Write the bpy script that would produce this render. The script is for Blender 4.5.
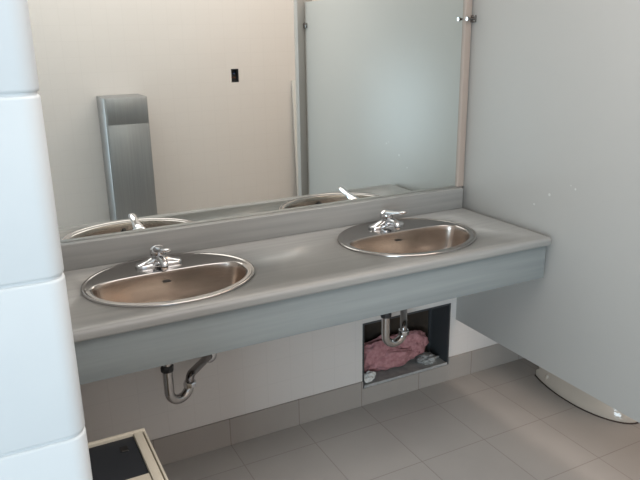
import bpy, bmesh, math, random
from mathutils import Vector, Matrix, noise
for o in list(bpy.data.objects): bpy.data.objects.remove(o)
S = bpy.context.scene; C = S.collection; PI = math.pi

# ------------------------------------------------------------ camera
YAW, PITCH, ROLL = 0.4722, -0.2996, -0.0157
fw = Vector((math.sin(YAW)*math.cos(PITCH), math.cos(YAW)*math.cos(PITCH), math.sin(PITCH)))
rt = Vector((math.cos(YAW), -math.sin(YAW), 0)); up = rt.cross(fw)
r2 = rt*math.cos(ROLL) + up*math.sin(ROLL); u2 = up*math.cos(ROLL) - rt*math.sin(ROLL)
cam = bpy.data.objects.new('camera', bpy.data.cameras.new('camera')); C.objects.link(cam)
m = Matrix((r2, u2, -fw)).transposed().to_4x4(); m.translation = Vector((-1.8037, -2.2183, 1.5607))
cam.matrix_world = m; cam.data.sensor_width = 36; cam.data.lens = 666.1/640*36; cam.data.clip_start = .02
S.camera = cam

# ------------------------------------------------------------ light and exposure
S.view_settings.view_transform = 'Standard'; S.view_settings.look = 'None'
S.view_settings.gamma = 1; S.view_settings.use_curve_mapping = False
S.view_settings.exposure = 0.0
w = bpy.data.worlds.new('world'); S.world = w; w.use_nodes = True
w.node_tree.nodes['Background'].inputs[0].default_value = (.78, .90, 1, 1)
w.node_tree.nodes['Background'].inputs[1].default_value = 1.0
def area(name, loc, target, sx, sy, power, col):
    l = bpy.data.lights.new(name, 'AREA'); l.shape = 'RECTANGLE'; l.size = sx; l.size_y = sy; l.energy = power; l.color = col
    o = bpy.data.objects.new(name, l); C.objects.link(o); o.location = loc
    o.rotation_euler = (Vector(target)-Vector(loc)).to_track_quat('-Z', 'Y').to_euler(); return o
area('daylight_beyond_doorway', (-4.1, -4.1, .95), (-.3, -.9, .65), 2.4, 1.9, 150, (.70, .885, 1))
area('ceiling_light_panels', (-.8, -1.6, 2.57), (-.8, -1.6, 0), 2.8, 1.6, 47, (1, .965, .94))
area('ceiling_light_over_stall', (.58, -1.1, 2.56), (.58, -1.1, 0), .6, 1.2, 8, (1, .72, .54))

# ------------------------------------------------------------ helpers
def lin(r, g, b):
    f = lambda c: (c/255/12.92) if c <= 10 else ((c/255+.055)/1.055)**2.4
    return (f(r), f(g), f(b), 1)
def mat(name, col, rough=.5, metal=0, coat=0):
    mm = bpy.data.materials.new(name); mm.use_nodes = True; b = mm.node_tree.nodes['Principled BSDF']
    b.inputs['Base Color'].default_value = col; b.inputs['Roughness'].default_value = rough
    b.inputs['Metallic'].default_value = metal; b.inputs['Coat Weight'].default_value = coat
    return mm
def nd(mm, t, **kw):
    n = mm.node_tree.nodes.new(t)
    for k, v in kw.items(): setattr(n, k, v)
    return n
def lk(mm, a, b): mm.node_tree.links.new(a, b)
def math_(mm, op, a, b=None):
    n = nd(mm, 'ShaderNodeMath', operation=op)
    for i, v in enumerate((a, b)):
        if v is None: continue
        if isinstance(v, (int, float)): n.inputs[i].default_value = v
        else: lk(mm, v, n.inputs[i])
    return n.outputs[0]
def mix(mm, fac, a, b):
    n = nd(mm, 'ShaderNodeMix', data_type='RGBA')
    for s, v in ((n.inputs[0], fac), (n.inputs[6], a), (n.inputs[7], b)):
        if isinstance(v, (tuple, int, float)): s.default_value = v
        else: lk(mm, v, s)
    return n.outputs[2]
def coords(mm):
    g = nd(mm, 'ShaderNodeTexCoord'); s = nd(mm, 'ShaderNodeSeparateXYZ'); lk(mm, g.outputs['Object'], s.inputs[0])
    return g.outputs['Object'], s.outputs
def line_mask(mm, c, off, pitch, wd):
    u = math_(mm, 'FRACT', math_(mm, 'DIVIDE', math_(mm, 'SUBTRACT', c, off-100*pitch), pitch))
    d = math_(mm, 'ABSOLUTE', math_(mm, 'SUBTRACT', u, .5))
    return math_(mm, 'GREATER_THAN', d, .5-wd/pitch/2), math_(mm, 'FLOOR', math_(mm, 'DIVIDE', math_(mm, 'SUBTRACT', c, off-100*pitch), pitch))
def tile_mat(name, axes, col, grout, rough, gw, var=.05, bump=.25, noise_amt=.06, mottle=6):
    mm = mat(name, col, rough); b = mm.node_tree.nodes['Principled BSDF']; oc, xyz = coords(mm)
    masks = []; ids = []
    for ax, off, pitch in axes:
        k, i = line_mask(mm, xyz[ax], off, pitch, gw); masks.append(k); ids.append(i)
    ms = masks[0]
    for k in masks[1:]: ms = math_(mm, 'MAXIMUM', ms, k)
    cb = nd(mm, 'ShaderNodeCombineXYZ')
    for j, i in enumerate(ids): lk(mm, i, cb.inputs[j])
    wn = nd(mm, 'ShaderNodeTexWhiteNoise', noise_dimensions='3D'); lk(mm, cb.outputs[0], wn.inputs[0])
    nz = nd(mm, 'ShaderNodeTexNoise'); lk(mm, oc, nz.inputs['Vector']); nz.inputs['Scale'].default_value = mottle; nz.inputs['Detail'].default_value = 6
    f = math_(mm, 'ADD', math_(mm, 'MULTIPLY', math_(mm, 'SUBTRACT', wn.outputs[0], .5), var*2), math_(mm, 'MULTIPLY', math_(mm, 'SUBTRACT', nz.outputs[0], .5), noise_amt*2))
    hs = nd(mm, 'ShaderNodeHueSaturation'); hs.inputs['Color'].default_value = col; lk(mm, math_(mm, 'ADD', f, 1), hs.inputs['Value'])
    lk(mm, mix(mm, ms, hs.outputs[0], grout), b.inputs['Base Color'])
    bp = nd(mm, 'ShaderNodeBump', invert=True); bp.inputs['Strength'].default_value = bump; bp.inputs['Distance'].default_value = .002
    lk(mm, ms, bp.inputs['Height']); lk(mm, bp.outputs[0], b.inputs['Normal'])
    return mm
def grain_mat(name, c1, c2, rough, scale=(1.5, 60, 60), bump=0., metal=0):
    mm = mat(name, c1, rough, metal); b = mm.node_tree.nodes['Principled BSDF']; oc, _ = coords(mm)
    mp = nd(mm, 'ShaderNodeMapping'); mp.inputs['Scale'].default_value = scale; lk(mm, oc, mp.inputs[0])
    nz = nd(mm, 'ShaderNodeTexNoise'); nz.inputs['Scale'].default_value = 1; nz.inputs['Detail'].default_value = 5; lk(mm, mp.outputs[0], nz.inputs['Vector'])
    rp = nd(mm, 'ShaderNodeMapRange'); rp.inputs[1].default_value = .3; rp.inputs[2].default_value = .7; lk(mm, nz.outputs[0], rp.inputs[0])
    lk(mm, mix(mm, rp.outputs[0], c1, c2), b.inputs['Base Color'])
    if bump:
        bp = nd(mm, 'ShaderNodeBump'); bp.inputs['Strength'].default_value = bump; bp.inputs['Distance'].default_value = .001
        lk(mm, nz.outputs[0], bp.inputs['Height']); lk(mm, bp.outputs[0], b.inputs['Normal'])
    return mm

def box(bm, x0, x1, y0, y1, z0, z1, bev=0, seg=3):
    r = bmesh.ops.create_cube(bm, size=1); vs = r['verts']
    for v in vs: v.co = Vector((x0 if v.co.x < 0 else x1, y0 if v.co.y < 0 else y1, z0 if v.co.z < 0 else z1))
    if bev:
        es = list({e for v in vs for e in v.link_edges}); bmesh.ops.bevel(bm, geom=es, offset=bev, segments=seg, profile=.5, affect='EDGES')
def loft(bm, rings, cap0=True, cap1=True):
    rs = [[bm.verts.new(p) for p in r] for r in rings]; n = len(rs[0])
    for a, b in zip(rs, rs[1:]):
        for i in range(n): bm.faces.new((a[i], a[(i+1) % n], b[(i+1) % n], b[i]))
    if cap0: bm.faces.new(rs[0][::-1])
    if cap1: bm.faces.new(rs[-1])
def prism(bm, outline, axis, a, b):
    def P(u, v, t): return {'x': (t, u, v), 'y': (u, t, v), 'z': (u, v, t)}[axis]
    loft(bm, [[P(u, v, a) for u, v in outline], [P(u, v, b) for u, v in outline]])
def tube(bm, path, rad, n=20, cap=True):
    path = [Vector(p) for p in path]; rings = []; prev = None
    for i, p in enumerate(path):
        t = (path[min(i+1, len(path)-1)]-path[max(i-1, 0)]).normalized()
        if prev is None: a = t.orthogonal().normalized()
        else: a = (prev-t*prev.dot(t)).normalized()
        prev = a; b = t.cross(a); r = rad[i] if isinstance(rad, (list, tuple)) else rad
        rings.append([p+(a*math.cos(2*PI*k/n)+b*math.sin(2*PI*k/n))*r for k in range(n)])
    loft(bm, rings, cap, cap)
def lathe(bm, prof, c=(0, 0, 0), n=32):
    loft(bm, [[(c[0]+r*math.cos(2*PI*k/n), c[1]+r*math.sin(2*PI*k/n), c[2]+z) for k in range(n)] for r, z in prof])
def arc(c, r, a0, a1, n, u, v):
    c, u, v = Vector(c), Vector(u), Vector(v)
    return [c+u*(r*math.cos(a0+(a1-a0)*i/n))+v*(r*math.sin(a0+(a1-a0)*i/n)) for i in range(n+1)]
def obj(name, bm, m_, parent=None, smooth=True, ang=35):
    bmesh.ops.recalc_face_normals(bm, faces=bm.faces)
    me = bpy.data.meshes.new(name); bm.to_mesh(me); bm.free(); me.materials.append(m_)
    if smooth:
        for p in me.polygons: p.use_smooth = True
        me.set_sharp_from_angle(angle=math.radians(ang))
    o = bpy.data.objects.new(name, me); C.objects.link(o)
    if parent: o.parent = parent
    return o
def tag(o, label, cat, group=None):
    o['label'] = label; o['category'] = cat
    if group: o['group'] = group
    return o
def thing(name, label, cat, loc=(0, 0, 0), group=None):
    o = bpy.data.objects.new(name, None); C.objects.link(o); o.location = loc; o.empty_display_size = .05
    return tag(o, label, cat, group)
def struct(name, bm, m_, **kw):
    o = obj(name, bm, m_, **kw); o['kind'] = 'structure'; return o
def dup(root, loc, label):
    r = root.copy(); C.objects.link(r); r.location = loc; r['label'] = label
    for ch in list(root.children):
        c = ch.copy(); C.objects.link(c); c.parent = r
        for g in ch.children:
            d = g.copy(); C.objects.link(d); d.parent = c
    return r
B = bmesh.new

# ------------------------------------------------------------ materials
TS = .302
M_floor = tile_mat('floor_tile', [(0, -.1788, TS), (1, -.152, TS)], lin(164, 160, 156), lin(144, 139, 134), .42, .004, .03, .2, .08)
M_base = tile_mat('baseboard_tile', [(0, -.1788, TS)], lin(163, 156, 150), lin(138, 130, 124), .4, .004, .04)
M_wall = tile_mat('white_wall_tile', [(0, 0, .1016), (2, .117, .1016)], lin(223, 218, 214), lin(219, 214, 210), .25, .003, .004, .05, .008)
M_plain = mat('painted_plaster', lin(222, 214, 206), .6)
M_ceil = mat('ceiling_paint', lin(196, 186, 176), .8)
M_block = grain_mat('glazed_white_block', lin(197, 202, 205), lin(203, 208, 210), .28, (3, 3, 3), .04)
M_grout = mat('block_mortar', lin(205, 208, 208), .7)
M_lam = grain_mat('grey_laminate_top', lin(138, 138, 136), lin(152, 151, 148), .36, (2.2, 55, 55))
M_lam2 = grain_mat('grey_laminate_apron', lin(134, 140, 141), lin(145, 151, 151), .4, (2.2, 55, 55))
M_steel = mat('polished_stainless', (.38, .36, .345, 1), .16, 1)
M_bowl = grain_mat('brushed_stainless_bowl', (.50, .435, .385, 1), (.55, .48, .43, 1), .25, (8, 8, 90), 0, 1)  # warm tint stands in for reflected warm surroundings, put into the steel colour
M_chrome = mat('chrome', (.68, .68, .69, 1), .07, 1)
M_chrome_w = mat('worn_chrome', (.50, .485, .475, 1), .16, 1)
M_chrome_d = mat('tarnished_chrome', (.25, .235, .23, 1), .2, 1)
M_dark = mat('dark_hole', (.01, .009, .008, 1), .6)
M_rubber = mat('black_plastic_nut', (.03, .03, .032, 1), .4)
M_mirror = mat('silvered_mirror', (.83, .86, .835, 1), .012, 1)
M_panel = mat('back_painted_panel', lin(178, 176, 172), .38, 0, .0)
M_pil = mat('pilaster_paint', lin(172, 168, 164), .4)
M_unit = grain_mat('brushed_steel_cabinet', (.40, .41, .42, 1), (.46, .47, .48, 1), .42, (120, 120, 2), 0, 1)
M_cream = mat('cream_plastic', lin(196, 188, 172), .5)
M_black = mat('black_liner', (.016, .018, .022, 1), .5)
M_porc = mat('bone_porcelain', lin(190, 178, 165), .12, 0, .4)
M_steelframe = mat('dark_galvanised_steel', (.085, .09, .095, 1), .5, .5)
M_cav = grain_mat('dusty_cavity_board', lin(46, 38, 32), lin(70, 60, 50), .9, (12, 12, 12))
M_conc = grain_mat('dusty_concrete_sill', lin(150, 151, 150), lin(182, 181, 178), .9, (30, 30, 30), .3)
M_pink = grain_mat('pink_glass_fibre', lin(166, 112, 116), lin(196, 146, 148), .95, (60, 60, 60), .8)
M_white = mat('white_board', lin(225, 224, 220), .5)
# a few small pale spots on the panel's face
b = M_panel.node_tree.nodes['Principled BSDF']; oc, _ = coords(M_panel); acc = None
for (y, z, r) in ((-.4905, .988, .0055), (-.4195, .9375, .004), (-.606, 1.031, .004), (-.585, 1.04, .0025)):
    dn = nd(M_panel, 'ShaderNodeVectorMath', operation='DISTANCE'); lk(M_panel, oc, dn.inputs[0]); dn.inputs[1].default_value = (0, y, z)
    k = math_(M_panel, 'LESS_THAN', dn.outputs['Value'], r); acc = k if acc is None else math_(M_panel, 'MAXIMUM', acc, k)
lk(M_panel, mix(M_panel, acc, lin(178, 176, 172), lin(206, 206, 202)), b.inputs['Base Color'])

# ------------------------------------------------------------ the room
XL, XR, YF, H = -3.1, 1.05, -2.6, 2.6
WX = -1.737; WY = -1.46
bm = B(); box(bm, XL-.1, XR+.1, YF-2.6, .3, -.1, 0); struct('floor', bm, M_floor)
bm = B(); box(bm, XL-.1, XR+.1, YF-.1, .3, H, H+.1); struct('ceiling', bm, M_ceil)
def wall_hole(bm, u0, u1, z0, z1, h, ya, yb):
    hu0, hu1, hz0, hz1 = h
    for (a, b_, c, d) in ((u0, hu0, z0, z1), (hu1, u1, z0, z1), (hu0, hu1, z0, hz0), (hu0, hu1, hz1, z1)): box(bm, a, b_, ya, yb, c, d)
HX0, HX1, HZ0, HZ1 = -.473, -.009, .083, .389
bm = B(); wall_hole(bm, WX-.3, XR+.1, 0, H, (HX0, HX1, HZ0, HZ1), .004, .02)
bmesh.ops.remove_doubles(bm, verts=bm.verts, dist=1e-5); struct('wall_back', bm, M_wall, smooth=False)
EX0, EX1, EZ0, EZ1 = -.060, -.002, 1.228, 1.325
bm = B(); wall_hole(bm, -1.42, XR+.1, 0, H, (EX0, EX1, EZ0, EZ1), YF-.02, YF); box(bm, XL-.1, -1.42, YF-.02, YF, 2.3, H)
bmesh.ops.remove_doubles(bm, verts=bm.verts, dist=1e-5); struct('wall_front', bm, M_wall, smooth=False)
bm = B(); box(bm, XR, XR+.1, YF, .004, 0, H); struct('wall_right', bm, M_plain, smooth=False)
bm = B(); box(bm, XL-.1, XL, YF-.02, .004, 0, H); struct('wall_end', bm, M_plain, smooth=False)
# block wall on the left: glazed courses with a rounded corner, recessed mortar core
def rr(x0, x1, y0, y1, r, n=8):
    o = [(x0, y1), (x0, y0)]
    o += [(x1-r+r*math.cos(a), y0+r+r*math.sin(a)) for a in [-PI/2+PI/2*i/n for i in range(n+1)]]
    return o + [(x1, y1)]
bm = B(); z = 1.506-.203*8
def ring(x0, x1, y0, y1, r, zz): return [(a, b_, zz) for a, b_ in rr(x0, x1, y0, y1, r)]
while z < H:
    a, t = max(z+.0015, 0), min(z+.203-.0015, H)
    if t > a+.02:
        e = .0025
        loft(bm, [ring(XL, WX-e, WY+e, .0, .02, a), ring(XL, WX-e*.3, WY+e*.3, .0, .021, a+e*.5), ring(XL, WX, WY, .0, .022, a+e*1.6),
                  ring(XL, WX, WY, .0, .022, t-e*1.6), ring(XL, WX-e*.3, WY+e*.3, .0, .021, t-e*.5), ring(XL, WX-e, WY+e, .0, .02, t)])
    z += .203
loft(bm, [ring(XL, WX-.0025, WY+.0025, 0, .02, 0), ring(XL, WX-.0025, WY+.0025, 0, .02, H)])
struct('wall_left', bm, M_block, ang=50)
# tile baseboard, cut round the hole in the wall
bm = B(); box(bm, WX, HX0, -.004, .004, 0, .117, .001, 1); box(bm, HX0, HX1, -.004, .004, 0, HZ0, .001, 1); box(bm, HX1, XR, -.004, .004, 0, .117, .001, 1)
struct('baseboard_back', bm, M_base)
bm = B(); box(bm, -1.42, XR, YF, YF+.008, 0, .117, .001, 1); struct('baseboard_front', bm, M_base)

# ------------------------------------------------------------ mirror
mr = thing('wall_mirror', 'large frameless mirror on the wall above the grey basin counter', 'mirror', (-.87, 0, .928))
bm = B(); box(bm, WX+.002+.87, -.0145+.87, .0, .004, 0, 1.15, .0006, 1); obj('mirror_glass', bm, M_mirror, mr)

bm = B(); prism(bm, [(-.014, .004), (-.014, -.006), (-.011, -.010), (.004, -.012), (.0185, -.010), (.0215, -.006), (.0215, .004)], 'z', .93, H)
struct('trim_1', bm, mat('beige_edge_strip', lin(166, 152, 142), .5))

# ------------------------------------------------------------ counter
ZC, D = .84, .5387
SK = [(-1.331, -.264), (-.442, -.264)]
ct = thing('basin_counter', 'long grey laminate counter with two oval basins set into it', 'counter', (0, 0, ZC))
r = .013; T = .030
prof = [(-.002, 0), (-D+r, 0)] + [(-D+r-r*math.sin(a), -r+r*math.cos(a)) for a in [PI/2*i/6 for i in range(1, 7)]]
prof += [(-D+.006-.006*math.cos(a), -T+.006-.006*math.sin(a)) for a in [PI/2*i/4 for i in range(0, 5)]] + [(-.002, -T)]
bm = B(); prism(bm, prof, 'x', WX+.001, 0.0); top = obj('countertop', bm, M_lam, ct)
cuts = []
for i, (cx, cy) in enumerate(SK):
    bm = B(); n = 72; el = [(cx+.252*math.cos(2*PI*k/n), cy+.205*math.sin(2*PI*k/n)) for k in range(n)]
    prism(bm, el, 'z', -.1, .05); c = obj('cutter', bm, M_lam); c.location = (0, 0, ZC); cuts.append(c)
    md = top.modifiers.new('cut', 'BOOLEAN'); md.object = c; md.operation = 'DIFFERENCE'; md.solver = 'EXACT'
bpy.context.view_layer.update()
me = bpy.data.meshes.new_from_object(top.evaluated_get(bpy.context.evaluated_depsgraph_get()))
top.modifiers.clear(); top.data = me
for c in cuts: bpy.data.objects.remove(c)
bm = B(); box(bm, WX+.001, 0, -.034, -.001, 0, .088, .003, 3); obj('backsplash', bm, M_lam, ct)
bm = B(); box(bm, WX+.001, -.002, -D+.0182, -D+.0382, -.160, -T, .0015, 2); obj('apron', bm, M_lam2, ct)
bm = B(); box(bm, -.022, -.002, -D+.0382, -.002, -.160, -T, .0015, 2); obj('end_return', bm, M_lam2, ct)

# ------------------------------------------------------------ basins
def sgnp(v, e): return math.copysign(abs(v)**e, v)
DR = (0, .02)
def basin_rings():
    n = 112; A, Bb = .268, .226; out = []
    def outer(s, z): return [(A*s*math.cos(2*PI*k/n), (Bb*s)*math.sin(2*PI*k/n), z) for k in range(n)]
    def opening(s, z, sh=0., e=1.):
        o = []
        for k in range(n):
            c_, s_ = math.cos(2*PI*k/n), math.sin(2*PI*k/n)
            if s_ > 0: x, y = .238*sgnp(c_, .62), .074*abs(s_)**.62
            else: x, y = .238*c_ if abs(c_) < 1 else .238*c_, -.182*abs(s_)
            o.append((x*s*(1-sh)+DR[0]*sh, (y*s-.012)*(1-sh)+DR[1]*sh, z))
        return o
    rim = [outer(1, 0.0005), outer(.998, .0035), outer(.99, .0062), outer(.978, .0068), outer(.965, .0055), outer(.956, .0043), outer(.950, .0042), outer(.944, .0042), opening(1.05, .0042), opening(1.03, .0042), opening(1.022, .0041), opening(1.012, .0036), opening(1.0, .0015)]
    bowl = [opening(1.0, .0015), opening(.988, -.004), opening(.978, -.014), opening(.955, -.045), opening(.92, -.080), opening(.86, -.110), opening(.76, -.130, .1), opening(.6, -.142, .3), opening(.4, -.149, .6), opening(.25, -.152, .85), [(DR[0]+.03*math.cos(2*PI*k/n), DR[1]+.03*math.sin(2*PI*k/n), -.154) for k in range(n)]]
    return rim, bowl
def make_sink(loc, label):
    s = thing('oval_sink', label, 'sink', loc, 'oval stainless sinks in the counter')
    rim, bowl = basin_rings()
    bm = B(); loft(bm, rim, False, False); o = obj('rim', bm, M_steel, s, ang=80)
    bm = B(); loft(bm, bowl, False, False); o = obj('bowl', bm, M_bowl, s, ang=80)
    for p in (o.data, ):
        pass
    bm = B(); lathe(bm, [(.030, -.153), (.026, -.1535), (.022, -.158), (.004, -.158)], (DR[0], DR[1], 0)); obj('drain', bm, M_chrome_w, s)
    bm = B()
    tube(bm, [(0, -.190, -.026), (0, -.168, -.030)], .0085, 16); obj('overflow_hole', bm, M_dark, s)
    bm = B(); box(bm, -.013, .013, .0505, .0575, -.031, -.027, .001, 1); obj('stamp', bm, M_dark, s)
    return s
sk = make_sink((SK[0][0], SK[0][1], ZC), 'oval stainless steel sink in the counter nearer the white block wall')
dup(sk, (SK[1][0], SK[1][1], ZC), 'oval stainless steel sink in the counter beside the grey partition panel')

# ------------------------------------------------------------ faucets (spout and lever point to the front, -y)
def make_faucet(loc, label):
    f = thing('faucet', label, 'faucet', loc, 'single lever chrome faucets')
    n = 40
    def stad(hx, hy, z):   # stadium plan
        o = []
        for k in range(n):
            a = 2*PI*k/n; c_, s_ = math.cos(a), math.sin(a)
            o.append(((hx-hy)*(1 if c_ > 0 else -1)*min(1, abs(c_)*4)+hy*c_, hy*s_, z))
        return o
    bm = B(); loft(bm, [stad(.077, .026, 0), stad(.077, .026, .006), stad(.074, .0235, .010), stad(.062, .020, .013), stad(.040, .0195, .020), stad(.030, .0195, .026)]); obj('base_plate', bm, M_chrome, f)
    bm = B(); lathe(bm, [(.027, .010), (.0255, .016), (.0235, .022), (.0235, .030), (.020, .0325), (.006, .033)]); obj('body', bm, M_chrome, f)
    bm = B(); pth = [(0, -.008, .022), (0, -.030, .027), (0, -.052, .029), (0, -.066, .028), (0, -.074, .023), (0, -.076, .016)]
    tube(bm, pth, [.0165, .0155, .014, .013, .0125, .012], 20); sp = obj('spout', bm, M_chrome, f, ang=60)
    bm = B(); lathe(bm, [(.0095, .008), (.011, .010), (.0115, .0165)], (0, -.0765, 0), 20); obj('aerator', bm, M_chrome_w, sp)
    bm = B(); lathe(bm, [(.022, .0325), (.0255, .036), (.0265, .046), (.0245, .056), (.017, .063), (.008, .066), (.002, .0665)]); obj('cartridge_cap', bm, M_chrome, f)
    bm = B(); rings = []
    for y, z, hw, ht in ((.022, .050, .010, .006), (.0, .055, .019, .011), (-.025, .059, .019, .0115), (-.055, .0655, .015, .0085), (-.085, .073, .0135, .007), (-.110, .0795, .0145, .0065), (-.121, .0825, .012, .005), (-.126, .084, .005, .002)):
        rings.append([(hw*math.cos(2*PI*k/16), y, z+ht*math.sin(2*PI*k/16)) for k in range(16)])
    loft(bm, rings); obj('lever', bm, M_chrome, f, ang=60)
    return f
fc = make_faucet((-1.333, -.128, ZC+.0043), 'chrome single lever faucet on the sink nearer the white block wall')
dup(fc, (-.443, -.122, ZC+.0043), 'chrome single lever faucet on the sink beside the grey partition panel')

# ------------------------------------------------------------ drain traps
def make_trap(loc, label, arm_end, ang, wall_flange=True):
    t = thing('drain_trap', label, 'pipe', loc, 'chrome drain traps under the sinks')
    R = .016; U = .043
    bm = B(); tube(bm, [(0, 0, .31), (0, 0, .14)], R); obj('tailpiece', bm, M_chrome_w, t)
    bm = B(); lathe(bm, [(.0155, .122), (.022, .124), (.023, .138), (.021, .144), (.0155, .146)], n=8); obj('slip_nut', bm, M_rubber, t, smooth=False)
    dx, dy = math.cos(ang), math.sin(ang); ox, oy = 2*U*dx, 2*U*dy
    bm = B(); pth = [(0, 0, .13), (0, 0, .08), (0, 0, U)] + arc((U*dx, U*dy, U), U, PI, 2*PI, 16, (dx, dy, 0), (0, 0, 1))[1:] + [(ox, oy, .046)]
    tube(bm, pth, R+.001); obj('u_bend', bm, M_chrome_w, t, ang=60)
    bm = B(); lathe(bm, [(.0165, .028), (.0225, .030), (.0235, .043), (.0215, .048), (.0165, .050)], (ox, oy, 0), 8); obj('slip_nut', bm, M_chrome, t, smooth=False)
    e = Vector(arm_end); st = Vector((ox, oy, .045)); d = Vector((e.x-st.x, e.y-st.y, 0)); d.normalize(); q = .024
    bm = B(); pth = [st] + [st+d*(q-q*math.cos(a))+Vector((0, 0, q*math.sin(a))) for a in [PI/2*i/8 for i in range(1, 9)]] + [Vector((e.x, e.y, st.z+e.z))]
    tube(bm, pth, R-.001); obj('wall_arm', bm, M_chrome_d, t, ang=60)
    if wall_flange:
        bm = B(); tube(bm, [(e.x, e.y-.013, st.z+e.z), (e.x, e.y-.008, st.z+e.z), (e.x, e.y-.001, st.z+e.z)], [.019, .027, .030], 28); obj('escutcheon', bm, M_chrome, t)
    return t
T1 = (-1.347, -.17, .353)
make_trap(T1, 'chrome drain trap under the left basin ending at the tiled wall', (.2, .172, .010), math.radians(20))
T2 = (-.470, -.17, .364)
make_trap(T2, 'chrome drain trap hanging in front of the open hole in the wall', (.27, .27, .05), math.radians(0), False)

# ------------------------------------------------------------ hole in the wall and what is in it
fr = thing('access_frame', 'dark steel box frame lining the open hole in the wall under the counter', 'frame', (HX0, .004, HZ0))
wd, ht, dp = HX1-HX0, HZ1-HZ0, .14
bm = B(); box(bm, 0, .008, -.002, dp, 0, ht); obj('jamb', bm, M_steelframe, fr, smooth=False)
bm = B(); box(bm, wd-.008, wd, -.002, dp, 0, ht); box(bm, wd-.02, wd-.008, dp-.012, dp, 0, ht); obj('jamb', bm, M_steelframe, fr, smooth=False)
bm = B(); box(bm, .008, wd-.008, -.002, dp, ht-.008, ht); obj('head', bm, M_steelframe, fr, smooth=False)
bm = B(); box(bm, .008, wd-.008, -.004, 0, 0, .012); box(bm, .008, wd-.008, 0, dp, 0, .008); obj('sill', bm, M_conc, fr, smooth=False)
bm = B(); box(bm, .008, wd-.008, dp-.004, dp, .008, ht-.008); obj('back_board', bm, M_cav, fr, smooth=False)
def lump(bm, c, s, amp, fr_, seed, sub=4):
    r_ = bmesh.ops.create_icosphere(bm, subdivisions=sub, radius=1)
    for v in r_['verts']:
        p = v.co.copy(); q = p*fr_+Vector((seed, seed*2.3, 0))
        k = 1+amp*noise.noise(q)+amp*.5*noise.noise(q*2.7)+amp*.3*noise.noise(q*6)
        v.co = Vector((c[0]+p.x*s[0]*k, c[1]+p.y*s[1]*k, c[2]+p.z*s[2]*k))
bm = B()
lump(bm, (.15, .084, .095), (.150, .040, .078), .28, 1.5, 3.1, 5)
lump(bm, (.30, .088, .098), (.105, .036, .066), .28, 1.5, 7.7, 5)
lump(bm, (.20, .066, .075), (.13, .036, .050), .3, 1.8, 1.3, 5)
o = obj('insulation_batt', bm, M_pink, ang=180); o.location = (HX0, .004, HZ0)
tag(o, 'pink glass fibre insulation stuffed inside the hole in the wall', 'insulation')
bm = B(); lump(bm, (0, 0, .020), (.034, .020, .018), .5, 1.7, 5, 4); o = obj('crumpled_paper', bm, M_white, ang=20); o.location = (HX0+.050, .034, HZ0+.008)
tag(o, 'small pale crumpled lump in the lower left corner of the wall hole', 'debris')
bm = B(); lump(bm, (0, 0, .018), (.05, .032, .020), .5, 1.9, 9, 4); o = obj('mortar_chunk', bm, M_conc, ang=20); o.location = (HX1-.085, .055, HZ0+.004)
tag(o, 'grey chunk of mortar on the right end of the wall hole sill', 'debris')

# ------------------------------------------------------------ partition panel, its clips and its post
XP = .0224
pn = thing('partition_panel', 'large glossy grey stall partition panel hanging above the floor beside the counter', 'partition', (XP, 0, 0))
bm = B(); box(bm, 0, .013, -1.511, .003, .302, 1.743, .0015, 2); o = obj('panel', bm, M_panel, pn); o.location = (0, 0, 0)
for cz in (1.61, .50):
    for y0, y1, w2 in ((-.036, .0035, 'wall'), (-1.517, -1.478, 'post')):
        bm = B(); box(bm, -.010, 0, y0, y1, cz-.014, cz+.014, .002, 2); box(bm, .013, .023, y0, y1, cz-.016, cz+.016, .002, 2)
        tube(bm, [(-.0135, (y0+y1)/2, cz), (-.009, (y0+y1)/2, cz)], .006, 12)
        if w2 == 'wall': tube(bm, [(-.009, y0+.009, cz), (-.034, y0+.009, cz), (-.034, y0+.009, cz), (-.042, y0+.009, cz)], [.004, .004, .008, .008], 14)
        obj('clip', bm, M_chrome_d, pn)
ps = thing('partition_post', 'grey floor to ceiling post holding the free end of the partition, seen in the mirror', 'post', (XP, -1.541, 0))
bm = B(); box(bm, -.045, .055, -.025, .024, .01, H-.001, .002, 2); obj('post_shaft', bm, M_pil, ps)
bm = B(); box(bm, -.050, .060, -.030, .029, 0, .012, .002, 2); obj('post_shoe', bm, M_chrome_w, ps)

# ------------------------------------------------------------ toilet behind the panel
tl = thing('toilet', 'bone coloured toilet whose foot shows on the floor below the partition panel', 'toilet', (.460, -.1, 0))
def plan(hw_b, hw, y0, y1, z, n=20):
    """egg plan: straight back at y0, round front at y1 (relative, front is negative y)"""
    o = []; L = y0-y1; mid = y0-L*.52
    for i in range(n+1):
        a = PI*i/n; o.append((hw*math.cos(a), mid-(mid-y1)*math.sin(a), z))
    k = 8
    for i in range(1, k+1):
        t = i/k; ww = hw+(hw_b-hw)*t**2.2; o.append((-ww, mid+(y0-mid)*t, z))
    for i in range(k, 0, -1):
        t = i/k; ww = hw+(hw_b-hw)*t**2.2; o.append((ww, mid+(y0-mid)*t, z))
    return o
bm = B(); loft(bm, [plan(.083, .130, -.062, -.570, .0), plan(.083, .130, -.062, -.570, .005)]); obj('base_strip', bm, mat('dark_brown_strip', lin(62, 50, 44), .8), tl)  # thin dark brown strip along the bottom edge of the foot
bm = B(); loft(bm, [plan(.080, .127, -.066, -.566, .004), plan(.080, .127, -.066, -.566, .03), plan(.076, .122, -.078, -.556, .042), plan(.068, .110, -.08, -.53, .10), plan(.065, .108, -.05, -.51, .18), plan(.07, .125, .0, -.53, .25), plan(.10, .165, .0, -.58, .32), plan(.12, .185, .0, -.60, .37), plan(.12, .188, .0, -.605, .39)])
obj('pedestal_bowl', bm, M_porc, tl, ang=50)
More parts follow.
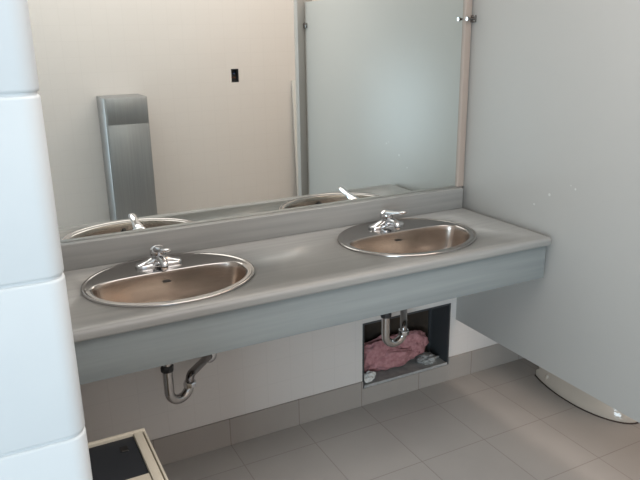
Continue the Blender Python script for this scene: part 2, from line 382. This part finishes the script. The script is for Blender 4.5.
bm = B(); loft(bm, [plan(.13, .19, -.14, -.61, .392), plan(.13, .192, -.14, -.612, .40), plan(.13, .19, -.14, -.61, .425), plan(.12, .18, -.15, -.60, .432)]); obj('seat', bm, M_porc, tl)
bm = B(); box(bm, -.23, .23, -.12, .085, .39, .72, .02, 3); obj('tank', bm, M_porc, tl)
bm = B(); box(bm, -.24, .24, -.13, .09, .72, .75, .01, 3); obj('tank_lid', bm, M_porc, tl)
bm = B(); tube(bm, [(-.17, -.12, .66), (-.17, -.14, .66)], .012); box(bm, -.18, -.10, -.148, -.138, .652, .668, .003, 2); obj('flush_lever', bm, M_chrome, tl)
for sx in (-1, 1):
    bm = B(); lathe(bm, [(.015, .026), (.015, .042), (.011, .052), (.003, .055)], (sx*.093, -.155, 0), 20); obj('bolt_cap', bm, M_porc, tl)

# ------------------------------------------------------------ cream bin with black top by the block wall
bn = thing('waste_bin', 'cream plastic bin with a black recessed top standing by the white block wall', 'bin', (-1.625, -.75, 0))
X0, X1, Y0, Y1, ZB = -.110, .116, -.26, .205, .52
bm = B(); box(bm, X0+.004, X1-.004, Y0+.004, Y1-.004, 0, ZB-.025, .006, 2); obj('body', bm, M_cream, bn)
bm = B()
box(bm, X0, X1, Y1-.014, Y1, ZB-.03, ZB, .003, 2); box(bm, X1-.034, X1-.010, Y0, Y1-.014, ZB-.03, ZB, .003, 2); box(bm, X1-.0065, X1, Y0, Y1-.010, ZB-.03, ZB-.002, .002, 2)
box(bm, X0, X0+.026, Y0, Y1-.014, ZB-.03, ZB, .003, 2); box(bm, X0, X1, Y0, Y0+.02, ZB-.03, ZB, .003, 2); obj('rim', bm, M_cream, bn)
bm = B(); box(bm, X0+.026, X1-.0345, .002, Y1-.0145, ZB-.03, ZB-.008, .002, 1); ft = obj('black_panel', bm, M_black, bn)
bm = B(); box(bm, .036, .056, .125, .150, ZB-.0085, ZB-.005, .001, 1); obj('latch', bm, M_dark, ft)
bm = B(); box(bm, X0+.028, X1-.036, Y0+.022, .0, ZB-.03, ZB-.002, .003, 2); obj('flap', bm, M_cream, bn)

# ------------------------------------------------------------ across the room, seen in the mirror
ut = thing('waste_receptacle', 'tall brushed steel waste receptacle against the opposite wall, seen in the mirror', 'bin', (-.900, YF+.145, 0))
hw = .141
bm = B(); box(bm, -hw, hw, -.135, .128, 0, 1.183, .003, 2); obj('cabinet', bm, M_unit, ut)
bm = B(); box(bm, -hw+.012, hw-.004, .128, .134, 1.012, 1.177, .002, 2); obj('push_flap', bm, M_unit, ut)
bm = B(); box(bm, -hw+.012, hw-.004, .128, .134, .06, 1.006, .002, 2); dr = obj('door', bm, M_unit, ut)
eb = thing('electrical_box', 'open dark electrical box set in the opposite wall, seen in the mirror', 'electrical box', ((EX0+EX1)/2, YF, EZ0))
bm = B(); hx = (EX1-EX0)/2-.001; hz = EZ1-EZ0
for a in ((-hx, -hx+.002, -.05, .001, .001, hz-.001), (hx-.002, hx, -.05, .001, .001, hz-.001), (-hx, hx, -.05, .001, .001, .003), (-hx, hx, -.05, .001, hz-.003, hz-.001), (-hx, hx, -.05, -.048, .001, hz-.001)): box(bm, *a)
obj('box_shell', bm, M_steelframe, eb, smooth=False)
bm = B(); tube(bm, [(-.012, -.047, .02), (-.014, -.03, .03), (-.004, -.018, .036), (.010, -.016, .030)], .0035, 8); obj('wire', bm, mat('brown_wire', lin(120, 70, 45), .5), eb)
bm = B(); tube(bm, [(.012, -.047, .075), (.012, -.03, .070), (.0, -.018, .060), (-.012, -.016, .064)], .0035, 8); obj('wire', bm, mat('blue_wire', lin(70, 90, 130), .5), eb)
bm = B(); prism(bm, [(YF+.085, .0), (YF+.103, .0), (YF+.027, 1.222), (YF+.009, 1.222)], 'x', .425, .95); o = obj('leaning_board', bm, M_white, smooth=False)
tag(o, 'white board leaning on the opposite wall behind the grey post, a sliver in the mirror', 'board')
